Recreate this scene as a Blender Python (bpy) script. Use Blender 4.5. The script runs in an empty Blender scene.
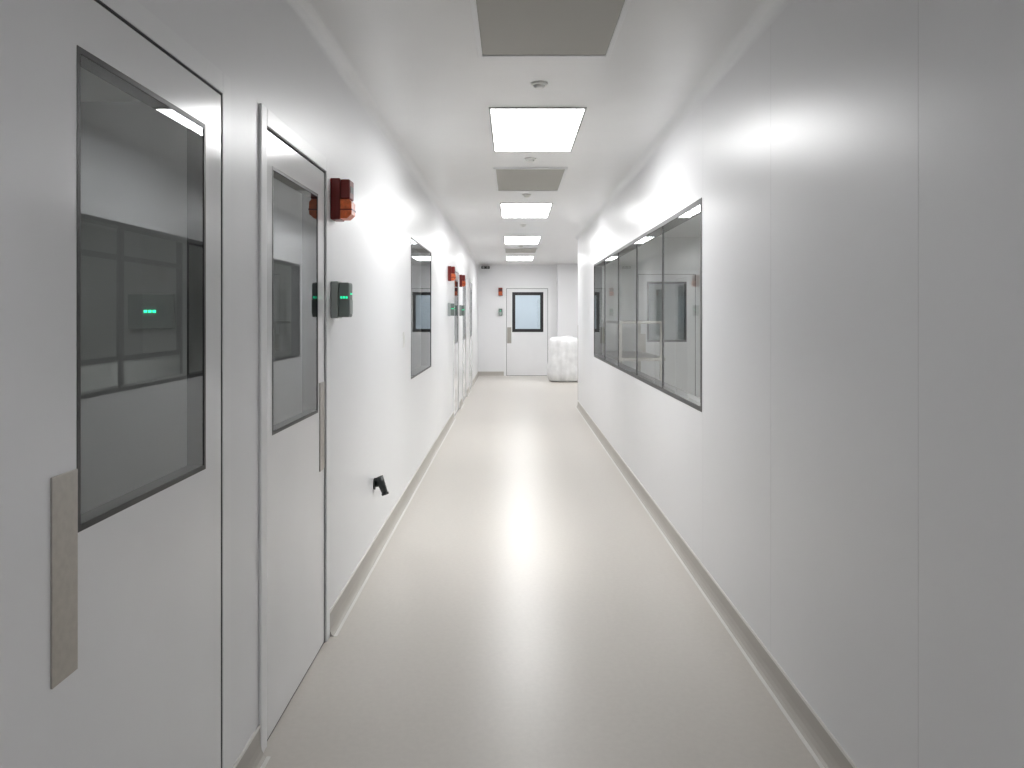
import bpy, bmesh, math
from mathutils import Vector, noise
C=bpy.context
S=C.scene
# ------------------------------------------------ materials
def mat(name,col,rough=0.5,metal=0.0,spec=0.5,emit=None,es=0.0,noise_amt=0.0,noise_scale=4.0,bump=0.0,bump_scale=40.0,coat=0.0,coat_r=0.1):
    m=bpy.data.materials.new(name); m.use_nodes=True
    nt=m.node_tree; b=nt.nodes['Principled BSDF']
    b.inputs['Base Color'].default_value=(*col,1)
    b.inputs['Roughness'].default_value=rough
    b.inputs['Metallic'].default_value=metal
    b.inputs['Specular IOR Level'].default_value=spec
    b.inputs['Coat Weight'].default_value=coat
    b.inputs['Coat Roughness'].default_value=coat_r
    if emit:
        b.inputs['Emission Color'].default_value=(*emit,1)
        b.inputs['Emission Strength'].default_value=es
    tc=nt.nodes.new('ShaderNodeTexCoord')
    if noise_amt>0:
        n=nt.nodes.new('ShaderNodeTexNoise'); n.inputs['Scale'].default_value=noise_scale; n.inputs['Detail'].default_value=4
        nt.links.new(tc.outputs['Object'],n.inputs['Vector'])
        r=nt.nodes.new('ShaderNodeValToRGB')
        r.color_ramp.elements[0].position=0.3; r.color_ramp.elements[1].position=0.7
        r.color_ramp.elements[0].color=(*[c*(1-noise_amt) for c in col],1)
        r.color_ramp.elements[1].color=(*[min(1,c*(1+noise_amt)) for c in col],1)
        nt.links.new(n.outputs['Fac'],r.inputs['Fac']); nt.links.new(r.outputs['Color'],b.inputs['Base Color'])
    if bump>0:
        n2=nt.nodes.new('ShaderNodeTexNoise'); n2.inputs['Scale'].default_value=bump_scale
        nt.links.new(tc.outputs['Object'],n2.inputs['Vector'])
        bp=nt.nodes.new('ShaderNodeBump'); bp.inputs['Strength'].default_value=bump; bp.inputs['Distance'].default_value=0.01
        nt.links.new(n2.outputs['Fac'],bp.inputs['Height']); nt.links.new(bp.outputs['Normal'],b.inputs['Normal'])
    return m
M_wall=mat('wall_panel_white',(.80,.803,.817),.34,spec=.45,noise_amt=.01,noise_scale=1.5,bump=.02,bump_scale=2.5)
M_door=mat('door_white_gloss',(.805,.808,.82),.16,spec=.5,noise_amt=.01)
M_frame=mat('frame_white',(.82,.825,.835),.32,spec=.5)
M_ceil=mat('ceiling_white',(.83,.83,.832),.30,noise_amt=.01)
M_floor=mat('vinyl_floor',(.59,.555,.51),.31,spec=.5,noise_amt=.025,noise_scale=45,bump=.02,bump_scale=6)
M_base=mat('cove_base_grey',(.46,.435,.40),.45,noise_amt=.03)
M_cap=mat('cap_white',(.76,.75,.72),.4)
M_seam=mat('seam_grey',(.68,.68,.69),.4)
M_black=mat('gasket_black',(.012,.012,.013),.4)
M_gap=mat('door_gap_dark',(.05,.05,.055),.6)
M_steel=mat('brushed_steel',(.40,.38,.35),.34,metal=.9,noise_amt=.06,noise_scale=60)
M_alu=mat('grey_aluminium',(.45,.45,.45),.4,metal=.3)
M_red=mat('strobe_red',(.16,.008,.005),.35)
M_amber=mat('strobe_amber',(.50,.10,.03),.3,emit=(1,.22,.05),es=.08,noise_amt=.3,noise_scale=60)
M_dark=mat('dark_plastic',(.022,.025,.025),.35)
M_grey=mat('grey_plastic',(.34,.37,.36),.4)
M_rgrey=mat('reader_grey',(.17,.20,.19),.4)
M_green=mat('led_green',(.0,.25,.13),.4,emit=(.02,1,.45),es=1.3)
M_greenrefl=mat('led_green_reflection',(.0,.25,.13),.4,emit=(.02,1,.45),es=3.5)  # glow that imitates reader LEDs reflected in the door glass
M_whitep=mat('white_plastic',(.8,.8,.78),.35)
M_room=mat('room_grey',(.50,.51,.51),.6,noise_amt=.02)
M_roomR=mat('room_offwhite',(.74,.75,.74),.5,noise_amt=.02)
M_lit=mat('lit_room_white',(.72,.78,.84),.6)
M_light=mat('light_diffuser',(.9,.9,.9),.4,emit=(.99,.992,.99),es=17.2)
M_fillback=mat('fill_light_back',(.9,.9,.9),.4,emit=(.985,.99,1),es=11.5)  # only for the added fill light behind the camera
M_lightdim=mat('light_diffuser_dim',(.9,.9,.9),.4,emit=(1,.985,.955),es=27)
M_lightL=mat('light_diffuser_night',(.9,.9,.9),.4,emit=(1,.985,.955),es=3.6)
M_lightend=mat('light_diffuser_cool',(.9,.9,.9),.4,emit=(.95,.975,1),es=24)
M_wrap=mat('plastic_wrap',(.74,.745,.75),.3,spec=.6,noise_amt=.10,noise_scale=7,bump=.4,bump_scale=10)
M_grille=mat('grille_grey',(.33,.325,.30),.6)
nt=M_grille.node_tree; b=nt.nodes['Principled BSDF']
tc=nt.nodes.new('ShaderNodeTexCoord'); v=nt.nodes.new('ShaderNodeTexVoronoi'); v.inputs['Scale'].default_value=90; v.inputs['Randomness'].default_value=0
r=nt.nodes.new('ShaderNodeValToRGB'); r.color_ramp.elements[0].position=.30; r.color_ramp.elements[0].color=(.16,.16,.15,1); r.color_ramp.elements[1].position=.42; r.color_ramp.elements[1].color=(.44,.43,.40,1)
nt.links.new(tc.outputs['Object'],v.inputs['Vector']); nt.links.new(v.outputs['Distance'],r.inputs['Fac']); nt.links.new(r.outputs['Color'],b.inputs['Base Color'])
def glass(name,tint,gain,base=.06,refl=(.93,.95,.96)):
    m=bpy.data.materials.new(name); m.use_nodes=True; nt=m.node_tree; nt.nodes.clear()
    o=nt.nodes.new('ShaderNodeOutputMaterial'); mx=nt.nodes.new('ShaderNodeMixShader')
    t=nt.nodes.new('ShaderNodeBsdfTransparent'); t.inputs['Color'].default_value=(*tint,1)
    g=nt.nodes.new('ShaderNodeBsdfGlossy'); g.inputs['Roughness'].default_value=.015; g.inputs['Color'].default_value=(*refl,1)
    lw=nt.nodes.new('ShaderNodeLayerWeight'); lw.inputs['Blend'].default_value=.5
    p=nt.nodes.new('ShaderNodeMath'); p.operation='POWER'; p.inputs[1].default_value=3.2
    ml=nt.nodes.new('ShaderNodeMath'); ml.operation='MULTIPLY_ADD'; ml.inputs[1].default_value=gain; ml.inputs[2].default_value=base; ml.use_clamp=True
    nt.links.new(lw.outputs['Facing'],p.inputs[0]); nt.links.new(p.outputs[0],ml.inputs[0])
    nt.links.new(ml.outputs[0],mx.inputs[0]); nt.links.new(t.outputs[0],mx.inputs[1]); nt.links.new(g.outputs[0],mx.inputs[2]); nt.links.new(mx.outputs[0],o.inputs[0])
    return m
M_glass=glass('window_glass',(.72,.75,.75),.58,.08)
M_glassR=glass('window_glass_clear',(.82,.85,.85),.34,.05)
# ------------------------------------------------ mesh helpers
def link(o,parent=None):
    S.collection.objects.link(o)
    if parent: o.parent=parent
    return o
def boxes(name,bl,m,parent=None,bevel=0.0,seg=2):
    bm=bmesh.new()
    for (x0,x1,y0,y1,z0,z1) in bl:
        vs=[bm.verts.new(p) for p in [(x0,y0,z0),(x1,y0,z0),(x1,y1,z0),(x0,y1,z0),(x0,y0,z1),(x1,y0,z1),(x1,y1,z1),(x0,y1,z1)]]
        for f in [(0,3,2,1),(4,5,6,7),(0,1,5,4),(1,2,6,5),(2,3,7,6),(3,0,4,7)]:
            bm.faces.new([vs[i] for i in f])
    me=bpy.data.meshes.new(name); bm.to_mesh(me); bm.free(); me.materials.append(m)
    o=link(bpy.data.objects.new(name,me),parent)
    if bevel>0:
        md=o.modifiers.new('bevel','BEVEL'); md.width=bevel; md.segments=seg; md.limit_method='ANGLE'
    return o
def quad(name,pts,m,parent=None):
    me=bpy.data.meshes.new(name); me.from_pydata(pts,[],[(0,1,2,3)]); me.materials.append(m)
    return link(bpy.data.objects.new(name,me),parent)
def prism(name,prof,axis,a0,a1,m,parent=None):
    n=len(prof); vs=[]
    for a in (a0,a1):
        for (u,z) in prof: vs.append((u,a,z) if axis=='Y' else (a,u,z))
    fs=[(i,(i+1)%n,n+(i+1)%n,n+i) for i in range(n)]+[tuple(range(n-1,-1,-1)),tuple(range(n,2*n))]
    me=bpy.data.meshes.new(name); me.from_pydata(vs,[],fs); me.materials.append(m)
    bm=bmesh.new(); bm.from_mesh(me); bmesh.ops.recalc_face_normals(bm,faces=bm.faces); bm.to_mesh(me); bm.free()
    return link(bpy.data.objects.new(name,me),parent)
def cyl(name,p0,p1,r0,r1,m,parent=None,seg=24):
    p0=Vector(p0);p1=Vector(p1);d=p1-p0
    bm=bmesh.new(); bmesh.ops.create_cone(bm,cap_ends=True,segments=seg,radius1=r0,radius2=r1,depth=d.length)
    q=d.to_track_quat('Z','Y')
    for v in bm.verts: v.co=q@v.co+(p0+p1)/2
    for f in bm.faces: f.smooth=len(f.verts)==4
    me=bpy.data.meshes.new(name); bm.to_mesh(me); bm.free(); me.materials.append(m)
    return link(bpy.data.objects.new(name,me),parent)
def empty(name,loc,rot=0):
    o=bpy.data.objects.new(name,None); o.empty_display_size=.1; o.location=loc; o.rotation_euler=(0,0,rot)
    S.collection.objects.link(o); return o
def ring(y0,y1,z0,z1,w,x0,x1,bottom=True):
    l=[(x0,x1,y0-w,y0,z0-(w if bottom else 0),z1+w),(x0,x1,y1,y1+w,z0-(w if bottom else 0),z1+w),(x0,x1,y0,y1,z1,z1+w)]
    if bottom: l.append((x0,x1,y0,y1,z0-w,z0))
    return l
def grid_cells(a0,a1,z0,z1,holes):
    ys=sorted(set([a0,a1]+[h[0] for h in holes]+[h[1] for h in holes]))
    out=[]
    for i in range(len(ys)-1):
        ya,yb=ys[i],ys[i+1]; mid=(ya+yb)/2
        hs=sorted([h for h in holes if h[0]<mid<h[1]],key=lambda h:h[2])
        z=z0
        for h in hs:
            if h[2]>z+1e-6: out.append((ya,yb,z,h[2]))
            z=h[3]
        if z<z1-1e-6: out.append((ya,yb,z,z1))
    return out

A=.84; B=1.03; H=2.68; T=.10; YE=18.5; YB=-3.0; YR=12.2; XA=3.0
WZ0,WZ1=.93,2.10
DH=2.10
doors=[ (1.25,.97,(.23,.85),(.145,.228)),
        (2.60,.83,(.08,.71),(.735,.815)),
        (10.9,.95,(.15,.80),(.03,.11)),
        (12.75,.95,(.15,.80),(.84,.92)),
        (14.8,.95,(.15,.80),(.03,.11))]
left_win=(6.33,7.88)
right_win=(4.19,9.78)
# ------------------------------------------------ shell
holes=[(d[0],d[0]+d[1],0,DH) for d in doors]+[(left_win[0],left_win[1],WZ0,WZ1)]
boxes('wall_left',[(-A-T,-A,a,b,c,d) for a,b,c,d in grid_cells(YB,YE,0,H,holes)],M_wall)
boxes('wall_right',[(B,B+T,a,b,c,d) for a,b,c,d in grid_cells(YB,YR,0,H,[(right_win[0],right_win[1],WZ0,WZ1)])],M_wall)
ed0,ed1=-.16,.84
boxes('wall_end',[(a,b,YE,YE+T,c,d) for a,b,c,d in grid_cells(-A-T,1.06,0,H,[(ed0,ed1,0,DH)])]+[(1.06,XA,YE-.25,YE+T,0,H)],M_wall)
boxes('wall_alcove',[(XA,XA+T,YR-T,YE+T,0,H),(B+T,XA,YR-T,YR,0,H)],M_wall)
boxes('wall_back',[(-A-T,B+T,YB-T,YB,0,H)],M_wall)
boxes('floor',[(-3.7,4.2,YB-T,YE+3.2,-.1,0)],M_floor)
boxes('ceiling',[(-3.7,4.2,YB-T,YE+3.2,H,H+.1)],M_ceil)
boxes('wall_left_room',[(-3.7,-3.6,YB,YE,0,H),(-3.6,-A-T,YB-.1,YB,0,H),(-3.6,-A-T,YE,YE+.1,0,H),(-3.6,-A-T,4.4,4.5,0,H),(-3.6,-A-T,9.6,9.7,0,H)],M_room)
rd0,rd1=1.95,2.85
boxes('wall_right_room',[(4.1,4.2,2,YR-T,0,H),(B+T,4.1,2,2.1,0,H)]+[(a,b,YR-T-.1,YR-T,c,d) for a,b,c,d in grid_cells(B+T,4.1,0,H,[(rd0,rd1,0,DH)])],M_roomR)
e=empty('glazed_partition',(0,0,0))
boxes('posts',[(2.9,2.96,y,y+.06,0,H) for y in (4.2,5.8,7.4,9.0,10.6)]+[(2.9,2.96,4.2,10.66,.92,.98),(2.9,2.96,4.2,10.66,2.1,2.16)],M_black,e)
boxes('lower_panel',[(2.91,2.95,4.26,10.6,0,.92)],M_roomR,e)
e=empty('steel_workbench',(1.62,10.6,0))
boxes('top',[(-.3,.3,-.9,.9,.88,.92),(-.3,.3,-.9,.9,1.35,1.38)],M_steel,e)
boxes('legs',[(x,x+.04,y,y+.04,0,1.35) for x in (-.28,.24) for y in (-.88,.84)],M_steel,e)
boxes('lower_shelf',[(-.28,.28,-.86,.86,.25,.28)],M_steel,e)
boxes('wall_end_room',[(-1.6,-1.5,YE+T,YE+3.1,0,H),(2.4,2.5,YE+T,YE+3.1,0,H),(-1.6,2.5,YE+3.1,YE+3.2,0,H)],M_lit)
# added glowing stand-in for reflected reader LEDs, on the left room's cross wall
e=empty('led_reflection_standin',(-2.06,4.398,1.48),-math.pi/2)
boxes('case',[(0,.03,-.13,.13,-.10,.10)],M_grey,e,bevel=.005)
boxes('reflected_leds',[(.03,.036,-.035+.025*i,-.020+.025*i,-.006,.007) for i in range(3)],M_greenrefl,e)
# ------------------------------------------------ baseboards (cove base)
def base_prof(x,s): return [(x,0),(x,.098),(x+s*.004,.098),(x+s*.006,.045),(x+s*.010,.024),(x+s*.017,.009),(x+s*.028,0)]
def cap_prof(x,s): return [(x,.098),(x,.108),(x+s*.005,.108),(x+s*.006,.098)]
def toe_prof(x,s): return [(x+s*.026,0),(x+s*.026,.0022),(x+s*.040,.0015),(x+s*.040,0)]
fr=.06
segs=[];y=YB
for d in doors:
    segs.append((y,d[0]-fr)); y=d[0]+d[1]+fr
segs.append((y,YE))
bl=empty('baseboard_left',(0,0,0))
for i,(a,b) in enumerate(segs):
    prism('base_%d'%i,base_prof(-A,1),'Y',a,b,M_base,bl); prism('cap_%d'%i,cap_prof(-A,1),'Y',a,b,M_cap,bl); prism('toe_bead_%d'%i,toe_prof(-A,1),'Y',a,b,M_cap,bl)
br=empty('baseboard_right',(0,0,0))
prism('base',base_prof(B,-1),'Y',YB,YR,M_base,br); prism('cap',cap_prof(B,-1),'Y',YB,YR,M_cap,br); prism('toe_bead',toe_prof(B,-1),'Y',YB,YR,M_cap,br)
be=empty('baseboard_end',(0,0,0))
prism('base_0',base_prof(YE,-1),'X',-A,ed0-fr,M_base,be); prism('base_1',base_prof(YE,-1),'X',ed1+fr,1.06,M_base,be); prism('base_2',base_prof(YE-.25,-1),'X',1.06,XA,M_base,be)
def cove(x,s,R=.06,n=8):
    p=[(x,H),(x,H-R)]
    for i in range(1,n):
        t=math.pi/2*i/n
        p.append((x+s*(R-R*math.cos(t)),H-R+R*math.sin(t)))
    p.append((x+s*R,H))
    return p
prism('trim_1',cove(-A,1),'Y',YB,YE,M_frame)
prism('trim_2',cove(B,-1),'Y',YB,YR,M_frame)
prism('trim_3',cove(YE,-1),'X',-A,1.06,M_frame)
def seam_set(name,x,s,ys,skip):
    l=[]
    for y in ys:
        inside=any(a-.02<y<b+.02 and k=='w' for a,b,k in skip)
        if inside: zs=[(.108,WZ0-.03),(WZ1+.03,H-.06)]
        else: zs=[(.108,H-.06)]
        for z0,z1 in zs:
            xa,xb=sorted((x,x+s*.0004)); l.append((xa,xb,y-.0012,y+.0012,z0,z1))
    return boxes(name,l,M_seam)
seam_set('trim_4',B,-1,[4.19-1.118*k for k in range(1,5)]+[4.17],[(right_win[0]+.05,right_win[1],'w')])
seam_set('trim_5',-A,1,[8.6],[])
boxes('corner_guard',[(B-.003,B,YR-.03,YR+.003,.11,1.3),(B,B+.05,YR,YR+.003,.11,1.3)],M_steel)

# ------------------------------------------------ doors
def door(name,loc,rot,w,win,plate,wz=(1.04,1.98),k=.009,fp=.014):
    e=empty(name,loc,rot); h=DH
    g=.009
    boxes('frame',ring(0,w,0,h,fr,0,fp,False),M_frame,e,bevel=min(.004,fp*.3))
    boxes('jamb',[(-T,0,0,.004,0,h),(-T,0,w-.004,w,0,h),(-T,0,0,w,h-.004,h)],M_gap,e)
    boxes('gap_seal',[(-.04,-.003,.004,g,0,h-.004),(-.04,-.003,w-g,w-.004,0,h-.004),(-.04,-.003,.004,w-.004,h-g,h-.004)],M_black,e)
    y0,y1=g,w-g
    boxes('leaf',[(-.045,0,a,b,c,d) for a,b,c,d in grid_cells(y0,y1,.008,h-g,[(win[0],win[1],wz[0],wz[1])])],M_door,e)
    ga=[(-.045,.001,win[0],win[0]+k,wz[0],wz[1]),(-.045,.001,win[1]-k,win[1],wz[0],wz[1]),(-.045,.001,win[0]+k,win[1]-k,wz[1]-k,wz[1]),(-.045,.001,win[0]+k,win[1]-k,wz[0],wz[0]+k)]
    boxes('window_gasket',ga,M_black,e)
    a,b,c,d=win[0]+k,win[1]-k,wz[0]+k,wz[1]-k
    quad('glass_pane',[(-.001,a,c),(-.001,b,c),(-.001,b,d),(-.001,a,d)],M_glass,e)
    boxes('pull_plate',[(0,.004,plate[0],plate[1],.78,1.165)],M_steel,e,bevel=.0015)
    boxes('threshold',[(-.045,-.002,y0,y1,.0,.008)],M_gap,e)
    return e
for i,d in enumerate(doors):
    door('door_%d'%(i+1),(-A,d[0],0),0,d[1],d[2],d[3],fp=.003 if i==0 else .009,k=.012 if i<2 else .02)
door('door_6',(ed0,YE,0),-math.pi/2,ed1-ed0,(.14,.89),(.02,.12),(1.05,2.01),k=.075,fp=.004)
door('door_7',(rd0,YR-T-.1,0),-math.pi/2,rd1-rd0,(.14,.76),(.02,.12),k=.03,fp=.012)

def window(name,loc,rot,w,z0,z1,n,k=.010,gm=None):
    e=empty(name,loc,rot)
    boxes('gasket',[(-T,.002,0,k,z0,z1),(-T,.002,w-k,w,z0,z1),(-T,.002,k,w-k,z1-k,z1),(-T,.002,k,w-k,z0,z0+k)],M_black,e)
    pw=w/n
    if n>1: boxes('pane_joints',[(-.012,.0,pw*i-.009,pw*i+.009,z0+k,z1-k) for i in range(1,n)],M_black,e)
    for i in range(n):
        a=pw*i+(.009 if i else k); b=pw*(i+1)-(.009 if i<n-1 else k)
        quad('glass_pane_%d'%(i+1),[(-.002,a,z0+k),(-.002,b,z0+k),(-.002,b,z1-k),(-.002,a,z1-k)],gm or M_glass,e)
    return e
window('window_1',(-A,left_win[0],0),0,left_win[1]-left_win[0],WZ0,WZ1,1,.012)
window('window_2',(B,right_win[1],0),math.pi,right_win[1]-right_win[0],WZ0,WZ1,5,.028,M_glassR)

# ------------------------------------------------ devices
def strobe(loc,rot=0):
    e=empty('strobe_beacon',loc,rot)
    boxes('back_box',[(0.001,.045,-.05,.05,-.095,.095)],M_red,e,bevel=.004)
    boxes('housing',[(.045,.09,-.046,.046,.0,.09)],M_red,e,bevel=.006)
    prism('lens',[(.045,-.09),(.075,-.09),(.097,-.07),(.097,-.015),(.085,-.002),(.045,-.002)],'Y',-.042,.042,M_amber,e)
    boxes('lens_rib',[(.045,.1,-.045,.045,-.052,-.046)],M_red,e)
    boxes('top_label',[(.05,.0915,-.03,.03,.03,.06)],M_dark,e)
    return e
def reader(loc,rot=0):
    e=empty('door_access_reader',loc,rot)
    boxes('back_plate',[(0.001,.035,-.045,.045,-.085,.085)],M_grey,e,bevel=.004)
    boxes('body',[(.035,.085,-.04,.04,-.08,.08)],M_rgrey,e,bevel=.008,seg=3)
    boxes('keypad',[(.085,.088,-.03,.03,-.065,.0)],M_grey,e)
    boxes('led_display',[(.085,.088,-.015,.015,.025,.032)]+[(.046+.012*i,.054+.012*i,-.042,-.039,.006,.016) for i in range(3)],M_green,e)
    return e
for y in (3.58,9.95,12.05):
    strobe((-A,y,1.995)); reader((-A,y,1.53))
strobe((-.30,YE,2.02),-math.pi/2); reader((-.30,YE,1.53),-math.pi/2)
e=empty('light_switch',(-A,5.9,1.27)); boxes('plate',[(0,.006,-.035,.035,-.06,.06)],M_whitep,e,bevel=.002); boxes('rocker',[(.006,.011,-.016,.016,-.033,.033)],M_whitep,e,bevel=.002)
e=empty('wall_hose_spigot',(-A,4.65,.44))
cyl('flange',(0,0,0),(.008,0,0),.035,.035,M_dark,e)
cyl('elbow',(.005,0,.0),(.045,-.01,.01),.022,.024,M_dark,e)
cyl('nozzle',(.03,-.01,.045),(.07,-.02,-.055),.026,.018,M_dark,e)
cyl('nozzle_lip',(.068,-.02,-.05),(.072,-.021,-.062),.022,.022,M_dark,e)
e=empty('emergency_light',(-.66,YE,2.60),-math.pi/2); boxes('housing',[(0,.07,-.10,.10,-.03,.03)],M_dark,e,bevel=.01); cyl('lamp_1',(.07,-.05,0),(.09,-.05,0),.025,.025,M_grey,e); cyl('lamp_2',(.07,.05,0),(.09,.05,0),.025,.025,M_grey,e)

# ------------------------------------------------ ceiling fittings
CX=.145; W=.59
def troffer(y0,y1,cx=CX,w=W,m=None):
    e=empty('ceiling_light',(cx,(y0+y1)/2,H)); L=(y1-y0)/2; k=.012
    boxes('frame',[(-w/2,-w/2+k,-L,L,-.010,0),(w/2-k,w/2,-L,L,-.010,0),(-w/2+k,w/2-k,-L,-L+k,-.010,0),(-w/2+k,w/2-k,L-k,L,-.010,0)],M_alu,e)
    boxes('diffuser',[(-w/2+k,w/2-k,-L+k,L-k,-.008,0)],m or M_light,e)
def grille(y0,y1,cx=CX,w=W):
    e=empty('ceiling_air_grille',(cx,(y0+y1)/2,H)); L=(y1-y0)/2; k=.022
    boxes('frame',[(-w/2-k,-w/2,-L-k,L+k,-.012,0),(w/2,w/2+k,-L-k,L+k,-.012,0),(-w/2,w/2,-L-k,-L,-.012,0),(-w/2,w/2,L,L+k,-.012,0)],M_frame,e,bevel=.003)
    boxes('perforated_panel',[(-w/2,w/2,-L,L,-.006,0)],M_grille,e)
for a,b in ((4.51,5.70),(8.37,9.57),(11.9,13.1),(15.9,17.1)): troffer(a,b,w=.575)
troffer(-1.9,-.7,cx=.62,m=M_fillback)  # unseen fill light added behind the camera, off-centre to favour the left wall
troffer(15,16.2,2.1)
troffer(YE+1,YE+2.2,.4,m=M_lightend)
for y in (3.6,7.6): troffer(y,y+1.2,2.2,m=M_lightdim)
troffer(2,3.2,-2.3,m=M_lightL); troffer(6.5,7.7,-2.3,m=M_lightL)
for a,b in ((2.45,3.59),(6.38,7.5),(14.0,15.0)): grille(a,b,w=.575)
def dome(name,y,x=.138,r=.045):
    e=empty(name,(x,y,H)); cyl('base',(0,0,0),(0,0,-.012),r,r*.95,M_whitep,e); cyl('cap',(0,0,-.012),(0,0,-.028),r*.7,r*.45,M_whitep,e)
for y in (4.05,6.0,7.8,10.4,13.6): dome('sprinkler_head',y)

def bundle():
    bm=bmesh.new(); bmesh.ops.create_cube(bm,size=2); bmesh.ops.subdivide_edges(bm,edges=bm.edges,cuts=34,use_grid_fill=True)
    p=7.0
    for v in bm.verts:
        c=v.co; n=(abs(c.x)**p+abs(c.y)**p+abs(c.z)**p)**(1/p); c=c/n
        t=(c.z+1)/2
        th=math.atan2(c.y,c.x)
        rx=.37-.05*t+.02*math.exp(-((t-.2)/.15)**2)
        P=Vector((math.cos(th)*1.2,math.sin(th)*1.2,t*1.2))
        k=1+.08*noise.noise(P*1.4+Vector((3,1,2)))+.022*math.sin(th*11+4*t)+.012*math.sin(th*23-6*t)
        x=c.x*rx*k; y=c.y*(rx*.92)*k
        z=.97*t*(1+.06*noise.noise(Vector((c.x*1.3,c.y*1.3,4)))*t)
        v.co=Vector((x-.03*t,y,max(0,z)))
    for f in bm.faces: f.smooth=True
    me=bpy.data.meshes.new('plastic_wrapped_bundle'); bm.to_mesh(me); bm.free(); me.materials.append(M_wrap)
    o=link(bpy.data.objects.new('plastic_wrapped_bundle',me)); o.location=(1.14,16.95,0); return o
bundle()

# ------------------------------------------------ world / camera
w=bpy.data.worlds.new('World'); S.world=w; w.use_nodes=True
w.node_tree.nodes['Background'].inputs[0].default_value=(.5,.5,.5,1); w.node_tree.nodes['Background'].inputs[1].default_value=.05
cam=bpy.data.cameras.new('camera'); co=bpy.data.objects.new('camera',cam); S.collection.objects.link(co)
co.location=(0,0,1.46); co.rotation_euler=(math.pi/2,0,0)
cam.sensor_width=36; cam.lens=27.03; cam.shift_x=-1/1024; cam.shift_y=-69/1024; cam.clip_start=.02
S.camera=co
S.view_settings.view_transform='Standard'; S.view_settings.look='None'; S.view_settings.exposure=0
